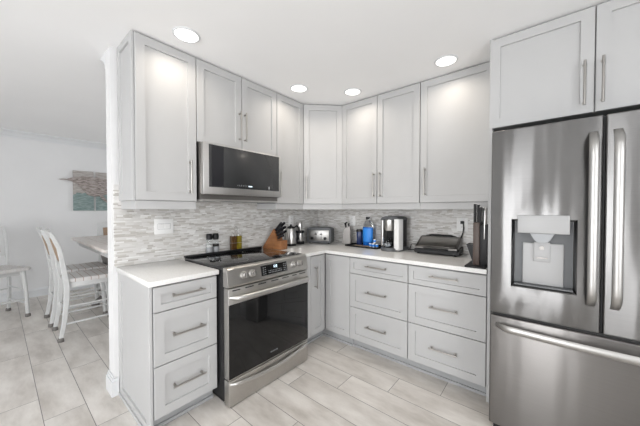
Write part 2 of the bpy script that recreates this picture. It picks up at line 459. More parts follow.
# corner base cabinet (L-shaped)
c = thing('corner_base_cabinet', 'light grey corner base cabinet with one narrow pull door right of the range', 'cabinet', (0, 0, 0), 0, 'light grey base cabinets')
bm = bmesh.new(); prism(bm, [(.014, -.014), (.917, -.014), (.917, -.601), (.601, -.601), (.601, -1.022), (.014, -1.022)], .098, .882, 'z')
mk('carcass', bm, 'carcass', c)
d = shaker('door', c, .0, .215 - G * 2, ZB + G, ZT - G); d.location = (.601, -.838, 0); d.rotation_euler = (0, 0, RW)
h = handle(d, (.0575, .665), .215, True)
d = shaker('door', c, .0, .294 - G, ZB + G, ZT - G); d.location = (.624, -.601, 0)
bm = bmesh.new(); bx(bm, .601, .619, -1.022, -.842, .098, .878, .001)
mk('filler_strip', bm, 'cabinet', c)
bm = bmesh.new(); bx(bm, .530, .545, -1.022, -.545, 0, .095); bx(bm, .545, .917, -.560, -.545, 0, .095)
bx(bm, .545, .557, -1.022, -.56, 0, .02); bx(bm, .557, .917, -.572, -.56, 0, .02); mk('toe_kick', bm, 'toe', c)

for x0, x1, lab in ((.918, 1.482, 'light grey three-drawer base cabinet under the coffee maker and grill'),
                    (1.483, 2.034, 'light grey three-drawer base cabinet beside the fridge')):
    c = thing('base_cabinet', lab, 'cabinet', (x0, -.601, 0), 0, 'light grey base cabinets')
    box('carcass', 'carcass', c, 0, x1 - x0, .001, .585, .098, .882)
    toe(c, 0, x1 - x0)
    drawers(c, .0, x1 - x0)

# countertops
o = box('countertop', 'quartz', None, .0125, .645, -2.221, -1.797, .8835, .914, bev=.003)
tag(o, 'short white quartz countertop at the open end, left of the range', 'countertop')
bm = bmesh.new(); prism(bm, [(.0125, -.0125), (2.035, -.0125), (2.035, -.645), (.645, -.645), (.645, -1.022), (.0125, -1.022)], .8835, .914, 'z', .003)
o = mk('countertop', bm, 'quartz', None, True); tag(o, 'long L-shaped white quartz countertop running from range to fridge', 'countertop')

# wall cabinets
UB, UT = 1.381, 2.450
def valence(parent, x0, x1, ret0=False, ret1=False, dep=.30, y=-.004):
    bm = bmesh.new(); bx(bm, x0, x1, y, y + .018, UB - .058, UB, .002)
    if ret0: bx(bm, x0, x0 + .018, y + .018, dep, UB - .058, UB, .002)
    if ret1: bx(bm, x1 - .018, x1, y + .018, dep, UB - .058, UB, .002)
    mk('light_rail', bm, 'cabinet', parent)
def upper(label, loc, rz, W, doors, zb=UB, side=None, val=(False, False), dep=.3, rail=.057, hl=.245, hz=1.56, name='wall_cabinet', vl=True):
    c = thing(name, label, 'cabinet', (loc[0], loc[1], 0), rz, 'light grey wall cabinets')
    box('carcass', 'carcass', c, 0.0005, W - .0005, .0005, dep - .002, zb, CZ - .001)
    for x0, x1, hx in doors:
        d = shaker('door', c, x0 + G, x1 - G, zb + G, UT - G, rail)
        handle(d, (hx, hz), hl, True)
    if vl: valence(c, 0, W, *val)
    return c
FX = .312
c = upper('tall light grey wall cabinet at the open end, left of the microwave', (FX, -2.188), RW, .3945, [(0, .3945, .341)], val=(True, False))
bm = bmesh.new(); shaker_bm(bm, -.298, .004, UB, CZ - .001, .05, t=.014)
e = mk('end_panel', bm, 'cabinet', c); e.rotation_euler = (0, 0, -PI/2)
c = thing('wall_cabinet', 'short light grey two-door wall cabinet right above the microwave', 'cabinet', (FX, -1.7925, 0), RW, 'light grey wall cabinets')
box('carcass', 'carcass', c, .0005, .7835, .0005, .298, 1.83, CZ - .001)
for x0, x1, hx in ((0, .392, .366), (.392, .784, .417)):
    d = shaker('door', c, x0 + G, x1 - G, 1.832, UT - G); handle(d, (hx, 2.024), .245, True)
c = upper('narrow light grey wall cabinet between microwave and angled corner cabinet', (FX, -1.008), RW, .378, [(0, .374, .026)], val=(True, False), hz=1.567)
# diagonal corner cabinet
c = thing('corner_wall_cabinet', 'angled light grey corner wall cabinet above the toaster', 'cabinet', (0, 0, 0), 0, 'light grey wall cabinets')
bm = bmesh.new(); prism(bm, [(.013, -.013), (.6175, -.013), (.6175, -.312), (.312, -.6295), (.013, -.6295)], UB, CZ - .001, 'z')
mk('carcass', bm, 'carcass', c)
L_d = math.hypot(.6175 - .312, .6295 - .312); ang = math.atan2(.6295 - .312, .6175 - .312)
d = shaker('door', c, .012, L_d - .012, UB + G, UT - G); d.location = (.312, -.6295, 0); d.rotation_euler = (0, 0, ang)
handle(d, (.04, 1.56), .245, True)
bm = bmesh.new(); bx(bm, 0, L_d, -.002, .015, UB - .058, UB - .001)
v = mk('light_rail', bm, 'cabinet', c); v.location = (.312, -.6295, 0); v.rotation_euler = (0, 0, ang)
upper('light grey two-door wall cabinet above tray and coffee maker', (.6185, -FX), 0, .85, [(0, .426, .396), (.426, .85, .466)], hz=1.565)
upper('wide single-door light grey wall cabinet next to the fridge cabinets', (1.4695, -FX), 0, .565, [(0, .565, .047)], hz=1.565)
# fridge surround
c = thing('fridge_cabinet', 'deep light grey two-door cabinet above the fridge with full-height side panel', 'cabinet', (2.0365, -.601, 0), 0, 'light grey wall cabinets')
box('carcass', 'carcass', c, .0195, 1.0, .001, .598, 1.865, CZ - .001)
box('side_panel', 'cabinet', c, 0, .019, -.018, .598, 0, CZ - .001, bev=.001)
box('side_panel', 'cabinet', c, 1.0005, 1.02, -.018, .598, 0, CZ - .001, bev=.001)
for x0, x1, hx in ((.0, .501, .458), (.501, 1.0, .530)):
    d = shaker('door', c, x0 + G, x1 - G, 1.865, UT - G); handle(d, (hx, 2.027), .245, True)

# ================================================================= RANGE
# local frame: x along the wall (width), -y toward the viewer; origin on the wall side-front corner at world (x=.62,y=-1.788)
r = thing('range', 'stainless slide-in electric range with black glass oven door and smooth cooktop', 'range', (.62, -1.7925, 0), RW)
W = .765
def P(name, m_, *a, bev=0., parent=None, **k): return box(name, m_, parent or r, *a, bev=bev, **k)
P('body', 'black', .004, W - .004, -.07, .515, .03, .915, bev=.003)
bm = bmesh.new(); bx(bm, .0, W, -.070, .512, .915, .932, .004); mk('cooktop', bm, 'cooktop', r, True)
bm = bmesh.new(); bx(bm, .0, W, .498, .528, .932, .947, .003); mk('rear_rail', bm, 'black', r, True)
# burner rings printed on the glass
for cx0, cy0, rr in ((.2, .12, .105), (.56, .12, .085), (.2, .37, .075), (.56, .37, .095)):
    bm = bmesh.new(); n = 48; inn = [bm.verts.new((cx0 + rr * math.cos(2*PI*k/n), cy0 + rr * math.sin(2*PI*k/n), .9323)) for k in range(n)]
    out = [bm.verts.new((cx0 + (rr + .003) * math.cos(2*PI*k/n), cy0 + (rr + .003) * math.sin(2*PI*k/n), .9323)) for k in range(n)]
    for k in range(n): bm.faces.new((inn[k], inn[(k+1) % n], out[(k+1) % n], out[k]))
    mk('burner_ring', bm, 'grey_plastic', r)
# control panel: slanted front
bm = bmesh.new(); prism(bm, [(-.07, .932), (-.100, .931), (-.112, .922), (-.134, .815), (-.128, .803), (-.07, .803)], -.003, W + .003, 'x', .002)
cp = mk('control_panel', bm, 'steel', r, True)
# slanted plane helper
sl = math.atan2(.022, .107); zc0 = .869; yc0 = -.1232
Tm = Matrix.Translation((0, yc0, zc0)) @ Matrix.Rotation(-sl, 4, 'X')
for kx in (.124, .192, .597, .666):
    bm = bmesh.new(); lathe(bm, [(.027, 0), (.027, .006), (.022, .010), (.0205, .03), (.018, .033), (0, .033)], 30, Tm @ Matrix.Translation((kx, 0, 0)) @ Matrix.Rotation(PI/2, 4, 'X'))
    k = mk('knob', bm, 'steel_handle', r, True)
    bm = bmesh.new(); bx(bm, kx - .0035, kx + .0035, -.040, -.031, -.018, .018, .001, mtx=Tm); mk('knob_grip', bm, 'steel_dark', k)
bm = bmesh.new(); bx(bm, .27, .525, -.0035, .004, -.037, .037, .002, mtx=Tm)
dp = mk('display', bm, 'glass_black', r, True)
bm = bmesh.new()
for i in range(4):
    for k in range(2):
        bx(bm, .285 + k * .018, .294 + k * .018, -.0042, -.0036, -.026 + i * .015, -.022 + i * .015, mtx=Tm)
        bx(bm, .487 + k * .018, .496 + k * .018, -.0042, -.0036, -.026 + i * .015, -.022 + i * .015, mtx=Tm)
for i in range(9): bx(bm, .335 + i * .015, .343 + i * .015, -.0042, -.0036, -.024, -.019, mtx=Tm); bx(bm, .335 + i * .015, .342 + i * .015, -.0042, -.0036, -.010, -.006, mtx=Tm)
mk('key_legends', bm, 'grey_plastic', dp)
bm = bmesh.new()
def seg7(bm, x, z, s, ch):
    S = {'1': 'bc', '2': 'abged', '0': 'abcdef', '3': 'abgcd'}[ch]; w_, h_ = s * .55, s; t_ = s * .13
    R = {'a': (0, w_, h_ - t_, h_), 'g': (0, w_, h_/2 - t_/2, h_/2 + t_/2), 'd': (0, w_, 0, t_), 'b': (w_ - t_, w_, h_/2, h_), 'c': (w_ - t_, w_, 0, h_/2), 'f': (0, t_, h_/2, h_), 'e': (0, t_, 0, h_/2)}
    for q in S: a = R[q]; bx(bm, x + a[0], x + a[1], -.0045, -.0037, z + a[2], z + a[3], mtx=Tm)
for i, ch in enumerate('1220'[:3]): seg7(bm, .382 + i * .015, .010, .018, ch)
mk('clock_digits', bm, 'display', dp)
# gap under control panel, vent slots, door
P('vent_gap', 'gasket', .006, W - .006, -.11, -.07, .797, .8035)
bm = bmesh.new()
door = bmesh.new(); bx(door, .0, W, -.130, -.072, .186, .796, .004)
do = mk('oven_door', door, 'steel', r, True)
bm = bmesh.new()
bm.free()
for a, b in ((.03, .09), (.13, .20), (.24, .31), (.36, .43), (.47, .54), (.58, .63), (.66, .735)): box('vent_slot', 'gasket', do, a, b, -.1306, -.1296, .777, .785)
bm = bmesh.new(); bx(bm, .001, W - .001, -.1345, -.1295, .196, .690, .002); gl = mk('door_glass', bm, 'glass_black', do, True)
# bowed handle, flat-oval bar
def bowed(bm, x0, x1, z, yb, bow, drop, rad, flat, ends, n=24):
    pts = []; rr = []
    for i in range(n + 1):
        s = i / n; k = math.sin(PI * s)
        e = min(1, min(s, 1 - s) / .06); e = math.sin(e * PI / 2)
        pts.append((x0 + (x1 - x0) * s, yb - ends * e - bow * k, z + drop * k)); rr.append(rad * (.55 + .45 * e))
    tube(bm, pts, rr, 14, flat=flat)
bm = bmesh.new(); bowed(bm, .012, W - .012, .738, -.124, .022, 0, .013, 1.25, .05); mk('handle', bm, 'steel_light', do, True)
# drawer
bm = bmesh.new(); bx(bm, .0, W, -.130, -.072, .008, .180, .005); dr = mk('storage_drawer', bm, 'steel', r, True)
bm = bmesh.new(); bowed(bm, .012, W - .012, .158, -.125, .012, -.030, .012, 1.2, .016); mk('handle', bm, 'steel_light', dr, True)
P('foot_rail', 'black', .02, W - .02, -.03, .4, 0, .03)
bpy.context.view_layer.update()
def text(name, body, size, m_, parent, loc, rot, ext=.0004, align='CENTER'):
    cu = bpy.data.curves.new(name, 'FONT'); cu.body = body; cu.size = size; cu.extrude = ext; cu.align_x = align; cu.align_y = 'CENTER'
    tmp = bpy.data.objects.new(name + '_outline', cu); COL.objects.link(tmp); bpy.context.view_layer.update()
    me = bpy.data.meshes.new_from_object(tmp.evaluated_get(bpy.context.evaluated_depsgraph_get())); bpy.data.objects.remove(tmp)
    me.materials.clear(); me.materials.append(M[m_]); o = bpy.data.objects.new(name, me); COL.objects.link(o); o.parent = parent; o.location = loc; o.rotation_euler = rot
    return o
text('maker_mark', 'FRIGIDAIRE', .014, 'grey_plastic', do, (W / 2, -.1352, .245), (PI/2, 0, 0))

# ================================================================= MICROWAVE
mw = thing('microwave', 'stainless over-the-range microwave with dark glass door', 'microwave', (.313, -1.792, 0), RW)
def Q(name, m_, *a, bev=0., parent=None): return box(name, m_, parent or mw, *a, bev=bev)
W2 = .762
Q('body', 'steel_dark', .006, W2 - .006, -.05, .29, 1.40, 1.826)
fr_ = Q('door_frame', 'steel_light', .012, W2 + .004, -.09, -.05, 1.437, 1.823, bev=.003)
Q('door_glass', 'mw_glass', .055, W2 - .018, -.0925, -.089, 1.492, 1.812, bev=.001, parent=fr_)
Q('inner_window', 'black_gloss', .075, .175, -.0932, -.0922, 1.50, 1.805, parent=fr_)
Q('bottom_grille', 'steel_light', .008, W2 - .008, -.07, .28, 1.388, 1.40)
bm = bmesh.new(); bx(bm, .25, .45, -.0, .10, 1.3865, 1.389); bx(bm, .10, .22, .12, .2, 1.3865, 1.389); bx(bm, .54, .66, .12, .2, 1.3865, 1.389)
mk('filter_panels', bm, 'dark_grey', mw)
bm = bmesh.new()
for k in range(7): bx(bm, .30 + k * .017, .3015 + k * .017, -.0930, -.0924, 1.512, 1.524)
mk('key_marks', bm, 'lightgrey_print', fr_)
bm = bmesh.new(); seg = bx(bm, .405, .44, -.0930, -.0924, 1.512, 1.520); mk('clock_digits', bm, 'display', fr_)
bm = bmesh.new(); bx(bm, .62, .628, -.0930, -.0924, 1.504, 1.528); mk('start_mark', bm, 'lightgrey_print', fr_)

# ================================================================= FRIDGE
f = thing('refrigerator', 'stainless french-door refrigerator with water dispenser and bottom freezer drawer', 'refrigerator', (2.088, -.88, 0), 0)
def R(name, m_, *a, bev=0., parent=None, seg=3): return box(name, m_, parent or f, *a, bev=bev, seg=seg)
FW = .925
R('case', 'dark_grey', .006, FW - .006, .075, .80, .03, 1.755)
R('hinge_cover', 'dark_grey', .02, FW - .02, .03, .3, 1.755, 1.775)
R('base_grille', 'black', .02, FW - .02, .03, .075, .012, .045)
# left door with a real recess for the dispenser
DX0, DX1, DZ0, DZ1 = .100, .374, .885, 1.268
XL, XR_ = .0, .459
bm = bmesh.new()
e = .008
L = [rect_loop(bm, XL, XR_, .715, 1.778, .07), rect_loop(bm, XL, XR_, .715, 1.778, e), rect_loop(bm, XL + .003, XR_ - .003, .718, 1.775, .0025), rect_loop(bm, XL + e, XR_ - e, .715 + e, 1.778 - e, 0)]
L += [rect_loop(bm, DX0, DX1, DZ0, DZ1, 0), rect_loop(bm, DX0 + .004, DX1 - .004, DZ0 + .004, DZ1 - .004, .004), rect_loop(bm, DX0 + .012, DX1 - .012, DZ0 + .012, DZ1 - .012, .062)]
for a, b in zip(L, L[1:]): bridge(bm, a, b)
bm.faces.new(L[0][::-1]); bm.faces.new(L[-1])
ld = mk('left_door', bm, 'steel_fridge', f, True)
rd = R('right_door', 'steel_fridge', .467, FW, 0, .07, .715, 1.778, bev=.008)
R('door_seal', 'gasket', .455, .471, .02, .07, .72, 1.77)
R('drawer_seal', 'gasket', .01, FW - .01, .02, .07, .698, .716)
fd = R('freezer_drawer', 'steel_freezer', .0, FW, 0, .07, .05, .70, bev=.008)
def wide_handle(parent, x, z0, z1, wdt=.036, y=0.):
    bm = bmesh.new(); n = 22; rings = []
    for i in range(n + 1):
        s = i / n; z = z0 + (z1 - z0) * s
        e_ = min(1, min(s, 1 - s) / .07); e_ = math.sin(e_ * PI / 2)
        yy = y - .004 - .052 * e_; th = .012; w_ = wdt * (1.0 - .12 * (1 - e_)) / 2
        rings.append([bm.verts.new(p) for p in ((x - w_, yy + th * .4, z), (x - w_ * .8, yy, z), (x, yy - .004, z), (x + w_ * .8, yy, z), (x + w_, yy + th * .4, z), (x + w_ * .8, yy + th, z), (x - w_ * .8, yy + th, z))])
    for a, b in zip(rings, rings[1:]): bridge(bm, a, b)
    bm.faces.new(rings[0][::-1]); bm.faces.new(rings[-1])
    return mk('handle', bm, 'steel_handle', parent, True)
wide_handle(ld, .4235, .845, 1.700)
wide_handle(rd, .506, .845, 1.700)
bm = bmesh.new(); n = 30; rings = []
for i in range(n + 1):
    s = i / n; x = .03 + (FW - .06) * s; e_ = math.sin(min(1, min(s, 1 - s) / .07) * PI / 2); k = math.sin(PI * s)
    yy = -.003 - .045 * e_ - .012 * k; z = .648 - .004 * k; h_ = .020 * (.6 + .4 * e_); th = .012
    rings.append([bm.verts.new(p) for p in ((x, yy + th * .4, z - h_), (x, yy, z - h_ * .7), (x, yy - .003, z), (x, yy, z + h_ * .7), (x, yy + th * .4, z + h_), (x, yy + th, z + h_ * .7), (x, yy + th, z - h_ * .7))])
for a, b in zip(rings, rings[1:]): bridge(bm, a, b)
bm.faces.new(rings[0][::-1]); bm.faces.new(rings[-1]); mk('handle', bm, 'steel_handle', fd, True)
# dispenser parts
R('dispenser_liner', 'dark_grey', DX0 + .013, DX1 - .013, .058, .0625, DZ0 + .013, DZ1 - .013, parent=ld)
R('dispenser_controls', 'lever_grey', .128, .345, -.010, .055, 1.192, 1.290, bev=.004, parent=ld)
R('dispenser_back', 'lever_grey', .150, .325, .045, .058, .905, 1.135, bev=.004, parent=ld)
bm = bmesh.new(); prism(bm, [(.183, 1.192), (.287, 1.192), (.268, 1.155), (.256, 1.142), (.214, 1.142), (.202, 1.155)], .004, .050, 'y', .002)
mk('water_nozzle', bm, 'grey_plastic', ld, True)
R('lever', 'lever_grey', .200, .270, .030, .045, 1.035, 1.142, bev=.003, parent=ld)
bm = bmesh.new(); tube(bm, [(.235, .018, 1.112), (.235, .034, 1.112)], .011, 16); mk('lever_button', bm, 'steel_dark', ld, True)
R('drip_tray', 'dark_grey', DX0 + .013, DX1 - .013, .006, .060, DZ0 + .0125, DZ0 + .020, parent=ld)
R('lever_lip', 'steel_dark', .210, .260, .027, .032, 1.052, 1.060, parent=ld)

# ================================================================= WALL PLATES
def plate(label, loc, rz, w_, h_, kind):
    p = thing('wall_plate', label, 'wall outlet', loc, rz, 'white wall plates on the backsplash')
    box('cover', 'plastic_white', p, -w_/2, w_/2, -.0062, 0, -h_/2, h_/2, bev=.0012)
    bm = bmesh.new()
    if kind == 'double':
        bx(bm, -.040, -.004, -.009, -.0055, -.017, .017, .001); bx(bm, .004, .040, -.009, -.0055, -.017, .017, .001); mk('rocker_switch', bm, 'plastic_white', p)
        bm = bmesh.new(); L = [rect_loop(bm, -.047, .047, -.0225, .0225, -.0063), rect_loop(bm, -.045, .045, -.0205, .0205, -.0063)]; bridge(bm, *L)
        mk('recess_line', bm, 'grey_plastic', p)
    else:
        for s in (-1, 1):
            bx(bm, -.017, .017, -.0085, -.0055, s * .022 - .015, s * .022 + .015, .001)
        mk('socket', bm, 'plastic_white', p)
        bm = bmesh.new()
        for s in (-1, 1):
            for q in (-.006, .006): bx(bm, q - .001, q + .001, -.009, -.0084, s * .022 - .004, s * .022 + .006)
        mk('socket_slots', bm, 'groove', p)
    return p
plate('wide white double switch plate on the mosaic left of the range', (.0122, -1.908, 1.188), RW, .138, .120, 'double')
plate('white outlet behind the kettle on the range wall mosaic', (.0122, -.515, 1.19), RW, .075, .118, 'single')
plate('white outlet on the back wall mosaic beside the blue bottle', (.550, -.0122, 1.187), 0, .078, .118, 'single')
plate('white outlet on the back wall mosaic near the fridge, grill cord plugged in', (1.748, -.0122, 1.183), 0, .095, .125, 'single')

# ================================================================= COUNTER ITEMS
CT = .9142
# grinders and oil bottles behind the cooktop rail
shelf = box('backsplash_ledge', 'quartz', None, .0125, .088, -1.795, -1.024, .8835, .914); tag(shelf, 'thin white quartz strip between cooktop and mosaic wall', 'countertop')
def grinder(y, fill, label):
    g = thing('spice_grinder', label, 'grinder', (.052, y, CT), 0, 'glass spice grinders')
    bm = bmesh.new(); lathe(bm, [(.026, 0), (.028, .004), (.028, .10), (.022, .125), (.022, .14), (0, .14)], 24); mk('jar', bm, 'clear', g, True)
    bm = bmesh.new(); lathe(bm, [(.024, .004), (.0245, .095), (0, .095)], 20); mk('contents', bm, fill, g, True)
    bm = bmesh.new(); lathe(bm, [(.0285, .03), (.0287, .031), (.0287, .075), (.0285, .076)], 24); mk('printed_label', bm, 'grey_plastic', g, True)
    bm = bmesh.new(); lathe(bm, [(.0225, .140), (.025, .142), (.027, .165), (.024, .188), (.020, .192), (0, .192)], 24); mk('lid', bm, 'black', g, True)
grinder(-1.552, 'salt', 'white salt grinder with black lid, left of the pair behind the cooktop')
grinder(-1.492, 'pepper', 'dark pepper grinder with black lid, right of the pair behind the cooktop')
b = thing('cruet_set', 'oil and vinegar cruet pair in a wire carrier behind the cooktop', 'cruet', (.052, -1.285, CT), 0)
for s, m_ in ((-1, 'oil_dark'), (1, 'oil')):
    bm = bmesh.new(); bx(bm, -.024, .024, s * .028 - .024, s * .028 + .024, .006, .155, .004); bo = mk('bottle', bm, m_, b, True)
    bm = bmesh.new(); lathe(bm, [(.009, .155), (.008, .18), (.010, .183), (.010, .193), (0, .193)], 16, c=(0, s * .028, 0)); mk('stopper', bm, 'steel_light', bo, True)
bm = bmesh.new()
tube(bm, [(0, 0, .003), (0, 0, .2)], .0035, 8)
tube(bm, [(0, .016 * math.cos(a), .222 + .022 * math.sin(a)) for a in [PI * (1.5 + k / 10) for k in range(21)]], .0035, 8)
for z in (.02, .09): tube(bm, [(-.027, -.055, z), (.027, -.055, z), (.027, .055, z), (-.027, .055, z), (-.027, -.055, z)], .002, 6)
bx(bm, -.027, .027, -.055, .055, 0, .006); mk('wire_carrier', bm, 'handle', b, True)

# knife block: slanted block with a small foot block in front
kb = thing('knife_block', 'slanted reddish wood knife block beside the range', 'knife block', (.185, -.895, CT), math.radians(6))
bm = bmesh.new()
prism(bm, [(-.155, 0), (.0, 0), (.055, .095), (.012, .212)], -.052, .045, 'y', .003)
mk('block', bm, 'wood', kb, True)
bm = bmesh.new(); bx(bm, .004, .112, -.056, .049, 0, .092, .004); mk('front_block', bm, 'wood', kb, True)
def knife(parent_loc, rz, p, d, L_, label):
    k = thing('kitchen_knife', label, 'knife', parent_loc, rz, 'knives in the slanted block')
    d = Vector(d).normalized(); p = Vector(p)
    bm = bmesh.new(); tube(bm, [p - d * .004, p + d * .004], .0075, 8, flat=.3); mk('blade', bm, 'steel_light', k)
    bm = bmesh.new(); q = [p, p + d * .015, p + d * L_ * .5 + Vector((0, 0, .004)), p + d * L_ * .85, p + d * L_ + Vector((0, 0, -.006))]
    tube(bm, q, [.009, .0112, .010, .0112, .009], 10, flat=1.3); mk('knife_handle', bm, 'black_gloss', k, True)
kl = kb.location; i = 0
for r_ in range(4):
    for cc in range(2 if r_ < 3 else 1):
        t_ = .15 + r_ * .23
        px = .012 + .043 * t_; pz = .212 + (.095 - .212) * t_
        lab = ('black-handled knife in the %s row of the slanted block, %s' % (('top', 'second', 'third', 'lowest')[r_], ('nearer side' if cc == 0 else 'wall side'))) if r_ < 3 else 'lowest black-handled knife in the slanted block'
        knife(kl, kb.rotation_euler.z, (px, -.028 + cc * .045, pz), (.70 + .05 * r_, 0, .68 - .10 * r_), .120 - .010 * r_, lab)

# kettle
k = thing('kettle', 'steel electric kettle with black handle behind the knife block', 'kettle', (.125, -.625, CT), math.radians(40)); k.scale = (.84, .84, .95)
bm = bmesh.new(); lathe(bm, [(.072, 0), (.076, .006), (.076, .022), (.07, .026), (0, .026)], 32); mk('base', bm, 'black', k, True)
bm = bmesh.new(); lathe(bm, [(.070, .026), (.074, .04), (.070, .12), (.058, .19), (.05, .205), (0, .205)], 32); mk('body', bm, 'steel_light', k, True)
bm = bmesh.new(); lathe(bm, [(.052, .205), (.046, .222), (.02, .232), (.012, .236), (.014, .25), (0, .253)], 28); mk('lid', bm, 'black', k, True)
bm = bmesh.new(); tube(bm, [(.045, 0, .215), (.075, 0, .235), (.105, 0, .215), (.112, 0, .15), (.105, 0, .08), (.074, 0, .05)], [.010, .012, .012, .011, .010, .009], 12); mk('handle', bm, 'black', k, True)
bm = bmesh.new(); tube(bm, [(-.055, 0, .15), (-.085, 0, .19), (-.095, 0, .2)], [.02, .014, .010], 12); mk('spout', bm, 'steel_light', k, True)

# coffee grinder
k = thing('coffee_grinder', 'black coffee grinder with silver cup and silver hopper left of the toaster', 'grinder', (.100, -.452, CT), 0)
bm = bmesh.new(); lathe(bm, [(.05, 0), (.053, .004), (.053, .028), (.048, .034), (0, .034)], 28); mk('base', bm, 'black', k, True)
bm = bmesh.new(); lathe(bm, [(.043, .034), (.045, .04), (.045, .128), (.04, .133), (0, .133)], 28); mk('cup', bm, 'steel_light', k, True)
bm = bmesh.new(); lathe(bm, [(.05, .133), (.052, .137), (.052, .152), (.046, .158), (0, .158)], 28); mk('collar', bm, 'black', k, True)
bm = bmesh.new()
for s in (-1, 1): bx(bm, -.008, .008, s * .049 - .004, s * .049 + .004, .03, .137)
mk('side_arms', bm, 'black', k)
bm = bmesh.new(); lathe(bm, [(.030, .158), (.032, .162), (.031, .255), (.027, .262), (0, .262)], 28); mk('hopper', bm, 'steel_light', k, True)

# toaster
tz = math.atan2(.119, .291)
k = thing('toaster', 'dark grey four-slice toaster with silver front panel in the counter corner', 'toaster', (.105, -.335, CT + .0), tz)
bm = bmesh.new()
prof = []
TW, TH = .300, .192
for (cx0, cz0, a0) in ((TW - .035, TH - .035, 0), (.035, TH - .035, PI/2)):
    for q in range(7): a = a0 + q * PI / 12; prof.append((cx0 + .035 * math.cos(a), cz0 + .035 * math.sin(a)))
prof += [(0, .018), (.006, .01), (TW - .006, .01), (TW, .018)]
prism(bm, prof, .0, .155, 'y', .003); mk('shell', bm, 'dark_grey', k, True)
bm = bmesh.new(); bx(bm, .022, TW - .022, -.006, .002, .032, .160, .004); mk('front_panel', bm, 'steel_handle', k, True)
for x in (.068, TW - .068):
    bm = bmesh.new(); lathe(bm, [(.017, 0), (.016, .016), (0, .016)], 20, Matrix.Translation((x, -.006, .062)) @ Matrix.Rotation(PI/2, 4, 'X')); mk('dial', bm, 'black', k, True)
for x in (.117, TW - .117):
    bm = bmesh.new(); bx(bm, x - .014, x + .014, -.026, -.006, .108, .118, .003); bx(bm, x - .002, x + .002, -.0075, -.0055, .05, .138); mk('lever', bm, 'black', k, True)
bm = bmesh.new()
for x in (.038, .175):
    for y in (.035, .095): bx(bm, x, x + .10, y, y + .025, TH - .0015, TH + .0006)
mk('bread_slots', bm, 'gasket', k)
bm = bmesh.new()
for x in (.03, TW - .03):
    for y in (.02, .13): tube(bm, [(x, y, 0), (x, y, .012)], .010, 10)
mk('feet', bm, 'black', k)

# tapered steel utensil holder
k = thing('utensil_caddy', 'tapered steel caddy left of the tray holding black-handled tools', 'caddy', (.545, -.115, CT), math.radians(15))
bm = bmesh.new()
A = [bm.verts.new(p) for p in ((-.05, -.035, 0), (.05, -.035, 0), (.05, .035, 0), (-.05, .035, 0))]
B = [bm.verts.new(p) for p in ((-.036, -.028, .185), (.040, -.028, .215), (.040, .028, .215), (-.036, .028, .185))]
bridge(bm, A, B); bm.faces.new(A[::-1]); bm.faces.new(B)
bmesh.ops.bevel(bm, geom=bm.edges[:], offset=.004, segments=2, affect='EDGES'); mk('holder', bm, 'steel_dark', k, True)
for q, (x, z0, L_, r1) in enumerate(((-.014, .193, .06, .018), (.024, .208, .035, .013))):
    u = thing('cooking_tool', ('black tool handle leaning left in the tapered steel caddy', 'smaller black tool handle on the right in the steel caddy')[q], 'tool', k.location, k.rotation_euler.z, 'tools in the steel caddy')
    bm = bmesh.new(); tube(bm, [(x, 0, z0 - .02), (x - .006, 0, z0 + L_ * .5), (x - .010, 0, z0 + L_)], [.008, .011, r1 * .7], 10); mk('grip', bm, 'black', u, True)
    bm = bmesh.new(); lathe(bm, [(0, -r1 * .6), (r1, 0), (0, r1 * .6)], 14, c=(x + .002 - q * .004, 0, z0 + L_)); mk('knob', bm, 'black', u, True)

# tray and what stands on it
tr = thing('serving_tray', 'black shallow tray on the counter left of the coffee maker', 'tray', (.832, -.157, CT), math.radians(-3))
bm = bmesh.new(); bx(bm, -.215, .185, -.115, .115, 0, .006, .002)
mk('base', bm, 'black', tr, True)
bm = bmesh.new()
for a in ((-.215, .185, -.115, -.108), (-.215, .185, .108, .115), (-.215, -.208, -.108, .108), (.178, .185, -.108, .108)): bx(bm, *a, .006, .018)
mk('rim', bm, 'black', tr)
TZ = CT + .0065
def packet(x, y, rz, label):
    o = box('paper_packet', 'paper', None, -.045, .045, -.028, .028, 0, .010, bev=.003); o.location = (x, y, TZ); o.rotation_euler.z = rz
    tag(o, label, 'packet', 'tan packets on the black tray')
packet(.755, -.218, .1, 'tan paper packet at the left front of the black tray')
packet(.850, -.222, -.2, 'tan paper packet in the middle front of the black tray')
k = thing('travel_mug', 'navy and silver travel mug on the tray left of the blue bottle', 'mug', (.700, -.095, TZ), 0)
bm = bmesh.new(); lathe(bm, [(.030, 0), (.033, .004), (.036, .15), (.034, .155), (0, .155)], 26); mk('cup', bm, 'navy', k, True)
bm = bmesh.new(); lathe(bm, [(.037, .148), (.038, .150), (.038, .168), (.03, .175), (0, .175)], 26); mk('lid', bm, 'black_gloss', k, True)
bm = bmesh.new(); bx(bm, -.040, -.022, -.024, .0, .015, .165, .006); mk('steel_band', bm, 'steel_light', k, True)
k = thing('blue_bottle', 'large clear bottle of blue liquid with black cap on the tray', 'bottle', (.812, -.10, TZ), 0)
bm = bmesh.new()
def oval(bm, prof, fx, fy, seg=30):
    vs0 = set(bm.verts); lathe(bm, prof, seg)
    for v in bm.verts:
        if v not in vs0: v.co.x *= fx; v.co.y *= fy
oval(bm, [(.052, 0), (.058, .006), (.060, .05), (.060, .205), (0, .205)], 1.0, .62); mk('liquid', bm, 'blue_liquid', k, True)
bm = bmesh.new(); oval(bm, [(.0605, .045), (.0612, .047), (.0612, .19), (.0605, .192)], 1.0, .63); mk('label', bm, 'blue_label', k, True)
bm = bmesh.new(); oval(bm, [(.060, .2055), (.052, .24), (.03, .265), (.021, .275), (.021, .29), (0, .29)], 1.0, .7); mk('neck', bm, 'clear', k, True)
bm = bmesh.new(); lathe(bm, [(.022, .29), (.023, .292), (.022, .318), (0, .319)], 22); mk('cap', bm, 'black', k, True)
pods = None
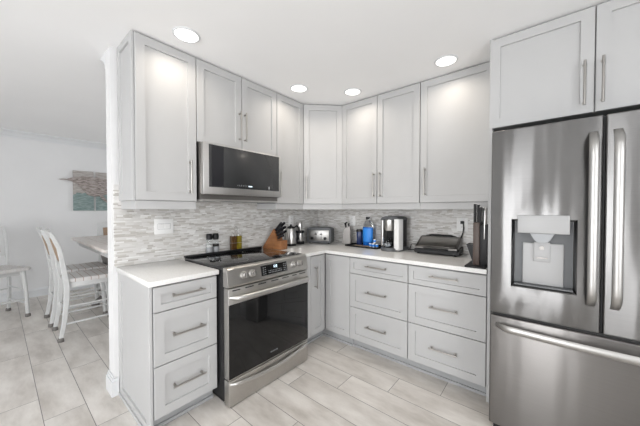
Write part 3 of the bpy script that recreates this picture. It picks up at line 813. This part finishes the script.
podl = ['blue and white creamer pod at the left end of the front row', 'second creamer pod from the left in the front row', 'creamer pod at the right end of the front row',
        'left creamer pod of the back row beside the blue bottle', 'right creamer pod of the back row nearest the coffee maker', 'creamer pod on top of the small pile']
ppos = [(.905, -.205, 0), (.943, -.213, 0), (.981, -.208, 0), (.925, -.168, 0), (.963, -.170, 0), (.944, -.190, .0445)]
def copy_tree(o, parent=None):
    c_ = o.copy(); COL.objects.link(c_); c_.parent = parent
    for ch in [q for q in o.children]: copy_tree(ch, c_)
    return c_
for i, (x, y, z) in enumerate(ppos):
    if i == 0:
        pods = thing('creamer_pod', podl[0], 'pod', (x, y, TZ), 0, 'creamer pods on the black tray')
        bm = bmesh.new(); lathe(bm, [(.012, 0), (.0155, .04), (0, .04)], 18); mk('cup', bm, 'plastic_white', pods, True)
        bm = bmesh.new(); lathe(bm, [(.0175, .040), (.0175, .043), (0, .0435)], 18); mk('foil_lid', bm, 'steel_light', pods, True)
        bm = bmesh.new(); lathe(bm, [(.0136, .010), (.0160, .032), (0.0155, .033)], 18); mk('blue_band', bm, 'blue_label', pods, True)
    else:
        p = copy_tree(pods); p.location = (x, y, TZ + z); p['label'] = podl[i]

# coffee maker (single cup brewer) facing the camera side
k = thing('coffee_maker', 'silver and black single-cup coffee maker with glass cup on its base', 'coffee maker', (1.150, -.210, CT), math.radians(-8)); k.scale = (.86, .9, .98)
bm = bmesh.new(); bx(bm, -.115, .125, -.03, .155, 0, .035, .008); bx(bm, -.09, .10, -.085, -.03, 0, .028, .008)
lathe(bm, [(.095, 0), (.097, .006), (.092, .032), (0, .032)], 30, c=(0, -.045, 0)); mk('base', bm, 'dark_grey', k, True)
bm = bmesh.new(); bx(bm, -.110, .122, .02, .125, .035, .325, .014, 3); mk('rear_housing', bm, 'black', k, True)
bm = bmesh.new(); bx(bm, -.118, -.085, -.055, .05, .035, .315, .010, 3); mk('side_pillar', bm, 'steel_light', k, True)
bm = bmesh.new(); bx(bm, .075, .135, -.075, .02, .012, .320, .006, 3); o = mk('water_tank_panel', bm, 'plastic_white', k, True)
bm = bmesh.new(); prism(bm, [(-.118, .315), (-.10, .335), (-.05, .348), (.06, .348), (.11, .338), (.13, .322), (.13, .31), (-.118, .305)], -.06, .12, 'y', .004); mk('lid', bm, 'dark_grey', k, True)
bm = bmesh.new(); lathe(bm, [(.052, .20), (.056, .206), (.056, .31), (.05, .315), (0, .315)], 30, c=(-.018, -.02, 0)); mk('brew_head', bm, 'steel_light', k, True)
cup = thing('glass_cup', 'round glass cup standing under the coffee maker spout', 'cup', (0, 0, 0), 0)
cup.location = Vector(k.location) + Matrix.Rotation(math.radians(-8), 3, 'Z') @ Vector((-.015, -.054, .0325))
bm = bmesh.new(); lathe(bm, [(.030, 0), (.045, .018), (.050, .045), (.044, .078), (.040, .09), (.037, .09), (.041, .076), (.046, .045), (.041, .02), (.026, .005), (0, .005)], 28); cu_ = mk('bowl', bm, 'clear', cup, True)
bm = bmesh.new(); lathe(bm, [(.0255, .0055), (.040, .021), (.0445, .040), (0, .040)], 26); mk('ground_coffee', bm, 'grey_plastic', cup, True)

# contact grill
k = thing('contact_grill', 'grey-topped electric contact grill with black base plugged into the outlet', 'grill', (1.395, -.262, CT), math.radians(3)); k.scale = (1, 1, .92)
GW, GD = .375, .25
def slab(bm, pts, x0, x1, inset=.0): prism(bm, pts, x0, x1, 'x', .006)
bm = bmesh.new(); slab(bm, [(-.0, .012), (0.0, .050), (.02, .056), (GD, .075), (GD, .012)], 0, GW); mk('base', bm, 'black', k, True)
bm = bmesh.new(); slab(bm, [(-.004, .058), (-.004, .070), (.012, .082), (.17, .162), (.215, .168), (GD - .005, .155), (GD - .005, .078), (.02, .058)], .008, GW - .008); mk('lid', bm, 'steel_dark', k, True)
Lm = math.atan2(.08, .158)
bm = bmesh.new(); bx(bm, .03, GW - .03, .004, .168, .0, .004, .002, mtx=Matrix.Translation((0, .008, .0785)) @ Matrix.Rotation(Lm, 4, 'X')); mk('top_plate', bm, 'handle', k, True)
bm = bmesh.new(); tube(bm, [(.09, -.002, .060), (.11, -.022, .062), (.27, -.022, .062), (.29, -.002, .060)], .007, 10); mk('handle', bm, 'black', k, True)
bm = bmesh.new(); tube(bm, [(.05, .215, .163), (.10, .222, .176), (.27, .222, .176), (.32, .215, .163)], .008, 10); mk('rear_hinge', bm, 'black', k, True)
bm = bmesh.new()
for x in (.03, GW - .03):
    for y in (.03, GD - .03): tube(bm, [(x, y, 0), (x, y, .014)], .011, 10)
mk('feet', bm, 'black', k)
# power cord
bm = bmesh.new()
cp_ = [(1.735, -.030, .985), (1.738, -.035, 1.01), (1.745, -.05, 1.06), (1.762, -.055, 1.11), (1.768, -.055, 1.155), (1.762, -.04, 1.185), (1.756, -.03, 1.198)]
tube(bm, cp_, .0055, 10)
o = mk('power_cord', bm, 'black', None, True); tag(o, 'black power cord from the contact grill up to the outlet', 'cord')
bm = bmesh.new(); bx(bm, -.014, .014, -.030, -.0, -.013, .013, .004); p = mk('plug', bm, 'black', o, True); p.location = (1.752, -.0215, 1.203)
bm = bmesh.new()
tube(bm, [(1.275, -.06, CT + .006), (1.278, -.055, .935), (1.29, -.05, .972), (1.335, -.05, .975), (1.36, -.05, .93), (1.33, -.06, CT + .006), (1.27, -.1, CT + .005)], .004, 8)
o = mk('power_cord', bm, 'black', None, True); tag(o, 'thin dark cord looping behind the coffee maker', 'cord')

# upright knife block near the fridge
k = thing('upright_knife_block', 'tall upright brown wood knife block on a black board beside the fridge', 'knife block', (1.975, -.50, CT), 0)
bm = bmesh.new(); bx(bm, -.078, .052, -.135, .100, 0, .012, .003); mk('base_board', bm, 'black', k, True)
bm = bmesh.new(); bx(bm, -.036, .004, -.075, .055, .012, .315, .002); mk('wood_panel', bm, 'wood_dark', k, True)
bm = bmesh.new(); bx(bm, .0045, .050, -.070, .055, .012, .30, .002); mk('black_panel', bm, 'black', k, True)
bm = bmesh.new(); prism(bm, [(-.0365, .012), (-.045, .012), (-.090, .150), (-.0365, .150)], -.02, .09, 'y'); mk('side_wing', bm, 'black', k, True)
names = ('leftmost', 'second from left', 'third from left', 'fourth from left', 'rightmost')
for i in range(5):
    kn = thing('kitchen_knife', '%s knife handle standing up from the upright block' % names[i], 'knife', (k.location.x - .028 + i * .0165, k.location.y - .055 + (i % 2) * .03, CT + .315 - (0 if i < 2 else .0145)), 0, 'knives in the upright block')
    z0 = 0.0005
    bm = bmesh.new(); bx(bm, -.0078, .0078, -.015, .015, z0, .132 - .004 * i, .004); mk('knife_handle', bm, 'black' if i < 4 else 'steel_dark', kn, True)
    bm = bmesh.new(); bx(bm, -.0055, .0055, -.011, .011, .132 - .004 * i - .004, .135 - .004 * i, .001); mk('steel_cap', bm, 'steel_light', kn, True)
sc = thing('scissors', 'steel kitchen scissors hanging on the right side of the upright block', 'scissors', (k.location.x + .034, k.location.y - .0745, CT), 0)
bm = bmesh.new(); bx(bm, -.003, .003, -.004, .003, .20, .40, .001); mk('blades', bm, 'steel_light', sc, True)

# ================================================================= DINING
SZ = .605
def make_chair(label):
    c = thing('dining_chair', label, 'chair', (0, 0, 0), 0, 'white painted counter-height chairs')
    hw = .205
    # seat with rounded corners
    bm = bmesh.new(); pts = []
    for (cx0, cy0, a0, rr) in ((.19, .225, 0, .05), (-.19, .225, PI/2, .05), (-.165, -.185, PI, .025), (.165, -.185, 1.5 * PI, .025)):
        for q in range(6): a = a0 + q * PI / 10; pts.append((cx0 + rr * math.cos(a), cy0 + rr * math.sin(a)))
    prism(bm, pts, SZ - .03, SZ + .008, 'z', .008); mk('seat', bm, 'seat', c, True)
    bm = bmesh.new()
    for a in ((-.18, .18, .175, .195), (-.18, .18, -.175, -.155), (-.185, -.165, -.16, .18), (.165, .185, -.16, .18)): bx(bm, *a, SZ - .085, SZ - .031, .003)
    mk('seat_frame', bm, 'chair', c, True)
    for s in (-1, 1):
        # front leg
        bm = bmesh.new(); A = [(s * hw, .235, .03), (s * (hw - .008), .222, .3), (s * (hw - .022), .195, SZ - .031)]
        tube(bm, A, [.019, .022, .026], 4 if False else 8, up=Vector((0, 1, 0))); lg = mk('leg', bm, 'chair', c)
        bm = bmesh.new(); lathe(bm, [(.024, 0), (.026, .004), (.024, .032), (.019, .04), (0, .04)], 14, c=(s * hw, .236, 0)); mk('foot_cap', bm, 'rubber', lg, True)
        # rear leg runs up into the curved back post
        bm = bmesh.new()
        path = [(s * hw, -.25, .03), (s * hw, -.222, .2), (s * (hw - .005), -.205, .4), (s * (hw - .012), -.20, .54), (s * (hw - .015), -.21, .64), (s * (hw - .012), -.228, .78), (s * (hw - .008), -.252, .93), (s * (hw - .01), -.292, 1.04), (s * (hw - .018), -.318, 1.10)]
        rings = []
        for i, p in enumerate(path):
            p = Vector(p); w_ = .014; dd = (.018, .020, .022, .023, .022, .020, .018, .016, .012)[i]
            rings.append([bm.verts.new(p + Vector((a * w_, b * dd, b * dd * .25))) for a, b in ((-1, -1), (1, -1), (1, 1), (-1, 1))])
        for a, b in zip(rings, rings[1:]): bridge(bm, a, b)
        bm.faces.new(rings[0][::-1]); bm.faces.new(rings[-1])
        bmesh.ops.recalc_face_normals(bm, faces=bm.faces[:])
        bmesh.ops.bevel(bm, geom=bm.edges[:], offset=.004, segments=1, affect='EDGES'); lg = mk('leg', bm, 'chair', c, True)
        bm = bmesh.new(); lathe(bm, [(.024, 0), (.026, .004), (.024, .032), (.019, .04), (0, .04)], 14, c=(s * hw, -.252, 0)); mk('foot_cap', bm, 'rubber', lg, True)
    def backy(z):
        pts = [(.54, -.20), (.64, -.21), (.78, -.228), (.93, -.252), (1.04, -.292), (1.10, -.318), (1.13, -.33)]
        for (z0, y0), (z1, y1) in zip(pts, pts[1:]):
            if z <= z1: return y0 + (y1 - y0) * (z - z0) / (z1 - z0)
        return pts[-1][1]
    def cross(bm, z0, z1, th=.012, half=.185, arch=0):
        n = 8; rings = []
        for i in range(n + 1):
            x = -half + 2 * half * i / n; ar = arch * (1 - (x / half) ** 2)
            rings.append([bm.verts.new((x, backy(z) + dy_, z + (ar if z == z1 else 0))) for z, dy_ in ((z0, -th), (z0, th), (z1, th), (z1, -th))])
        for a, b in zip(rings, rings[1:]): bridge(bm, a, b)
        bm.faces.new(rings[0][::-1]); bm.faces.new(rings[-1])
    bm = bmesh.new(); cross(bm, 1.03, 1.095, arch=.03); mk('top_rail', bm, 'chair', c)
    bm = bmesh.new(); cross(bm, .735, .78); mk('lower_rail', bm, 'chair', c)
    bm = bmesh.new(); cross(bm, .781, 1.029, .006, .155); pn = mk('back_panel', bm, 'brown', c)
    for s in (-1, 1):
        bm = bmesh.new(); vs = []
        for z in (.781, .86, .94, 1.029):
            vs.append([bm.verts.new((s * q, backy(z) + dy_, z)) for q, dy_ in ((.135, -.010), (.190, -.010), (.190, .010), (.135, .010))])
        for a, b in zip(vs, vs[1:]): bridge(bm, a, b)
        bm.faces.new(vs[0][::-1]); bm.faces.new(vs[-1])
        mk('panel_stile', bm, 'chair', c)
    for s in (-1, 1):
        bm = bmesh.new(); tube(bm, [(s * (hw - .003), -.23, .165), (s * (hw - .003), .225, .165)], .010, 8); mk('stretcher', bm, 'chair', c, True)
        bm = bmesh.new(); tube(bm, [(s * (hw - .008), -.208, .335), (s * (hw - .010), .219, .335)], .009, 8); mk('stretcher', bm, 'chair', c, True)
    bm = bmesh.new(); tube(bm, [(-.20, .227, .22), (.20, .227, .22)], .011, 8); mk('stretcher', bm, 'chair', c, True)
    bm = bmesh.new(); tube(bm, [(-.195, -.208, .30), (.195, -.208, .30)], .009, 8); mk('stretcher', bm, 'chair', c, True)
    return c
ch = make_chair('white painted chair at the near side of the table, closest to the kitchen wall')
ch.location = (-1.568, -2.113, 0)
for (x, y, rz, lab) in ((-2.128, -2.130, 0, 'white painted chair at the near side of the table, farther from the kitchen'),
                        (-2.73, -2.795, -math.radians(72), 'white painted chair standing alone by the far wall, left of the table'),
                        (-2.915, -1.52, -PI/2, 'white painted chair at the head of the table by the far wall, back panel showing')):
    c_ = copy_tree(ch); c_.location = (x, y, 0); c_.rotation_euler = (0, 0, rz); c_['label'] = lab

t_ = thing('dining_table', 'whitewashed counter-height dining table with carved dark grey trestle base', 'table', (-1.95, -1.53, 0), 0)
bm = bmesh.new(); bx(bm, -.98, .95, -.55, .55, .885, .92, .006); mk('tabletop', bm, 'tabletop', t_, True)
bm = bmesh.new(); bx(bm, -.90, .87, -.47, -.445, .80, .885, .003); bx(bm, -.90, .87, .445, .47, .80, .885, .003); bx(bm, -.90, -.875, -.445, .445, .80, .885, .003); bx(bm, .845, .87, -.445, .445, .80, .885, .003)
mk('apron', bm, 'chair', t_, True)
bm = bmesh.new()
for q in range(9): bx(bm, -.85 + q * .2, -.79 + q * .2, -.505, -.47, .845, .884, .004)
for q in range(4): bx(bm, -.935, -.90, -.42 + q * .26, -.36 + q * .26, .845, .884, .004)
mk('corbels', bm, 'chair', t_, True)
for sx in (-.35, .60):
    bm = bmesh.new()
    lathe(bm, [(.045, .10), (.06, .13), (.04, .2), (.055, .3), (.07, .42), (.05, .52), (.04, .62), (.06, .7), (.07, .80), (0, .80)], 20, c=(sx, -.27, 0))
    lathe(bm, [(.045, .10), (.06, .13), (.04, .2), (.055, .3), (.07, .42), (.05, .52), (.04, .62), (.06, .7), (.07, .80), (0, .80)], 20, c=(sx, .27, 0))
    bx(bm, sx - .05, sx + .05, -.30, .30, .06, .12, .01)
    for s in (-1, 1):
        tube(bm, [(sx, s * .26, .10), (sx, s * .32, .11), (sx, s * .37, .08), (sx, s * .41, .035), (sx, s * .43, .03)], [.045, .045, .035, .03, .026], 10)
    mk('trestle', bm, 'rubber', t_, True)
bm = bmesh.new(); bx(bm, -.31, .56, -.03, .03, .2, .28, .006); mk('stretcher_beam', bm, 'rubber', t_, True)

# wall art: two board panels with a carved fish across them
WX = -3.5985
a_ = thing('wall_art', 'two-panel weathered sea picture with a long-billed driftwood fish on the dining wall', 'wall art', (WX, -1.925, 1.305), 0)
box('board_panel', 'art_boards', a_, 0, .022, -.03, .232, 0, .655, bev=.002)
box('board_panel', 'art_boards', a_, 0, .022, .262, .53, .0, .655, bev=.002)
bm = bmesh.new()
up_ = [(-.10, .512), (-.05, .535), (.02, .548), (.10, .565), (.20, .570), (.34, .555), (.46, .53), (.53, .50)]
lo_ = [(.53, .34), (.44, .30), (.34, .25), (.24, .235), (.15, .26), (.08, .36), (.02, .44), (-.04, .47), (-.10, .488)]
prism(bm, up_ + lo_, .0225, .040, 'x', .003); mk('fish', bm, 'fish_wood', a_, True)
bm = bmesh.new(); prism(bm, [(-.215, .498), (-.15, .512), (-.101, .510), (-.101, .490), (-.15, .488)], .024, .036, 'x', .002); mk('fish_bill', bm, 'fish_wood', a_)
bm = bmesh.new(); prism(bm, [(.30, .27), (.36, .25), (.44, .12), (.40, .14), (.33, .20)], .0405, .050, 'x', .002); mk('fish_fin', bm, 'fish_wood', a_)
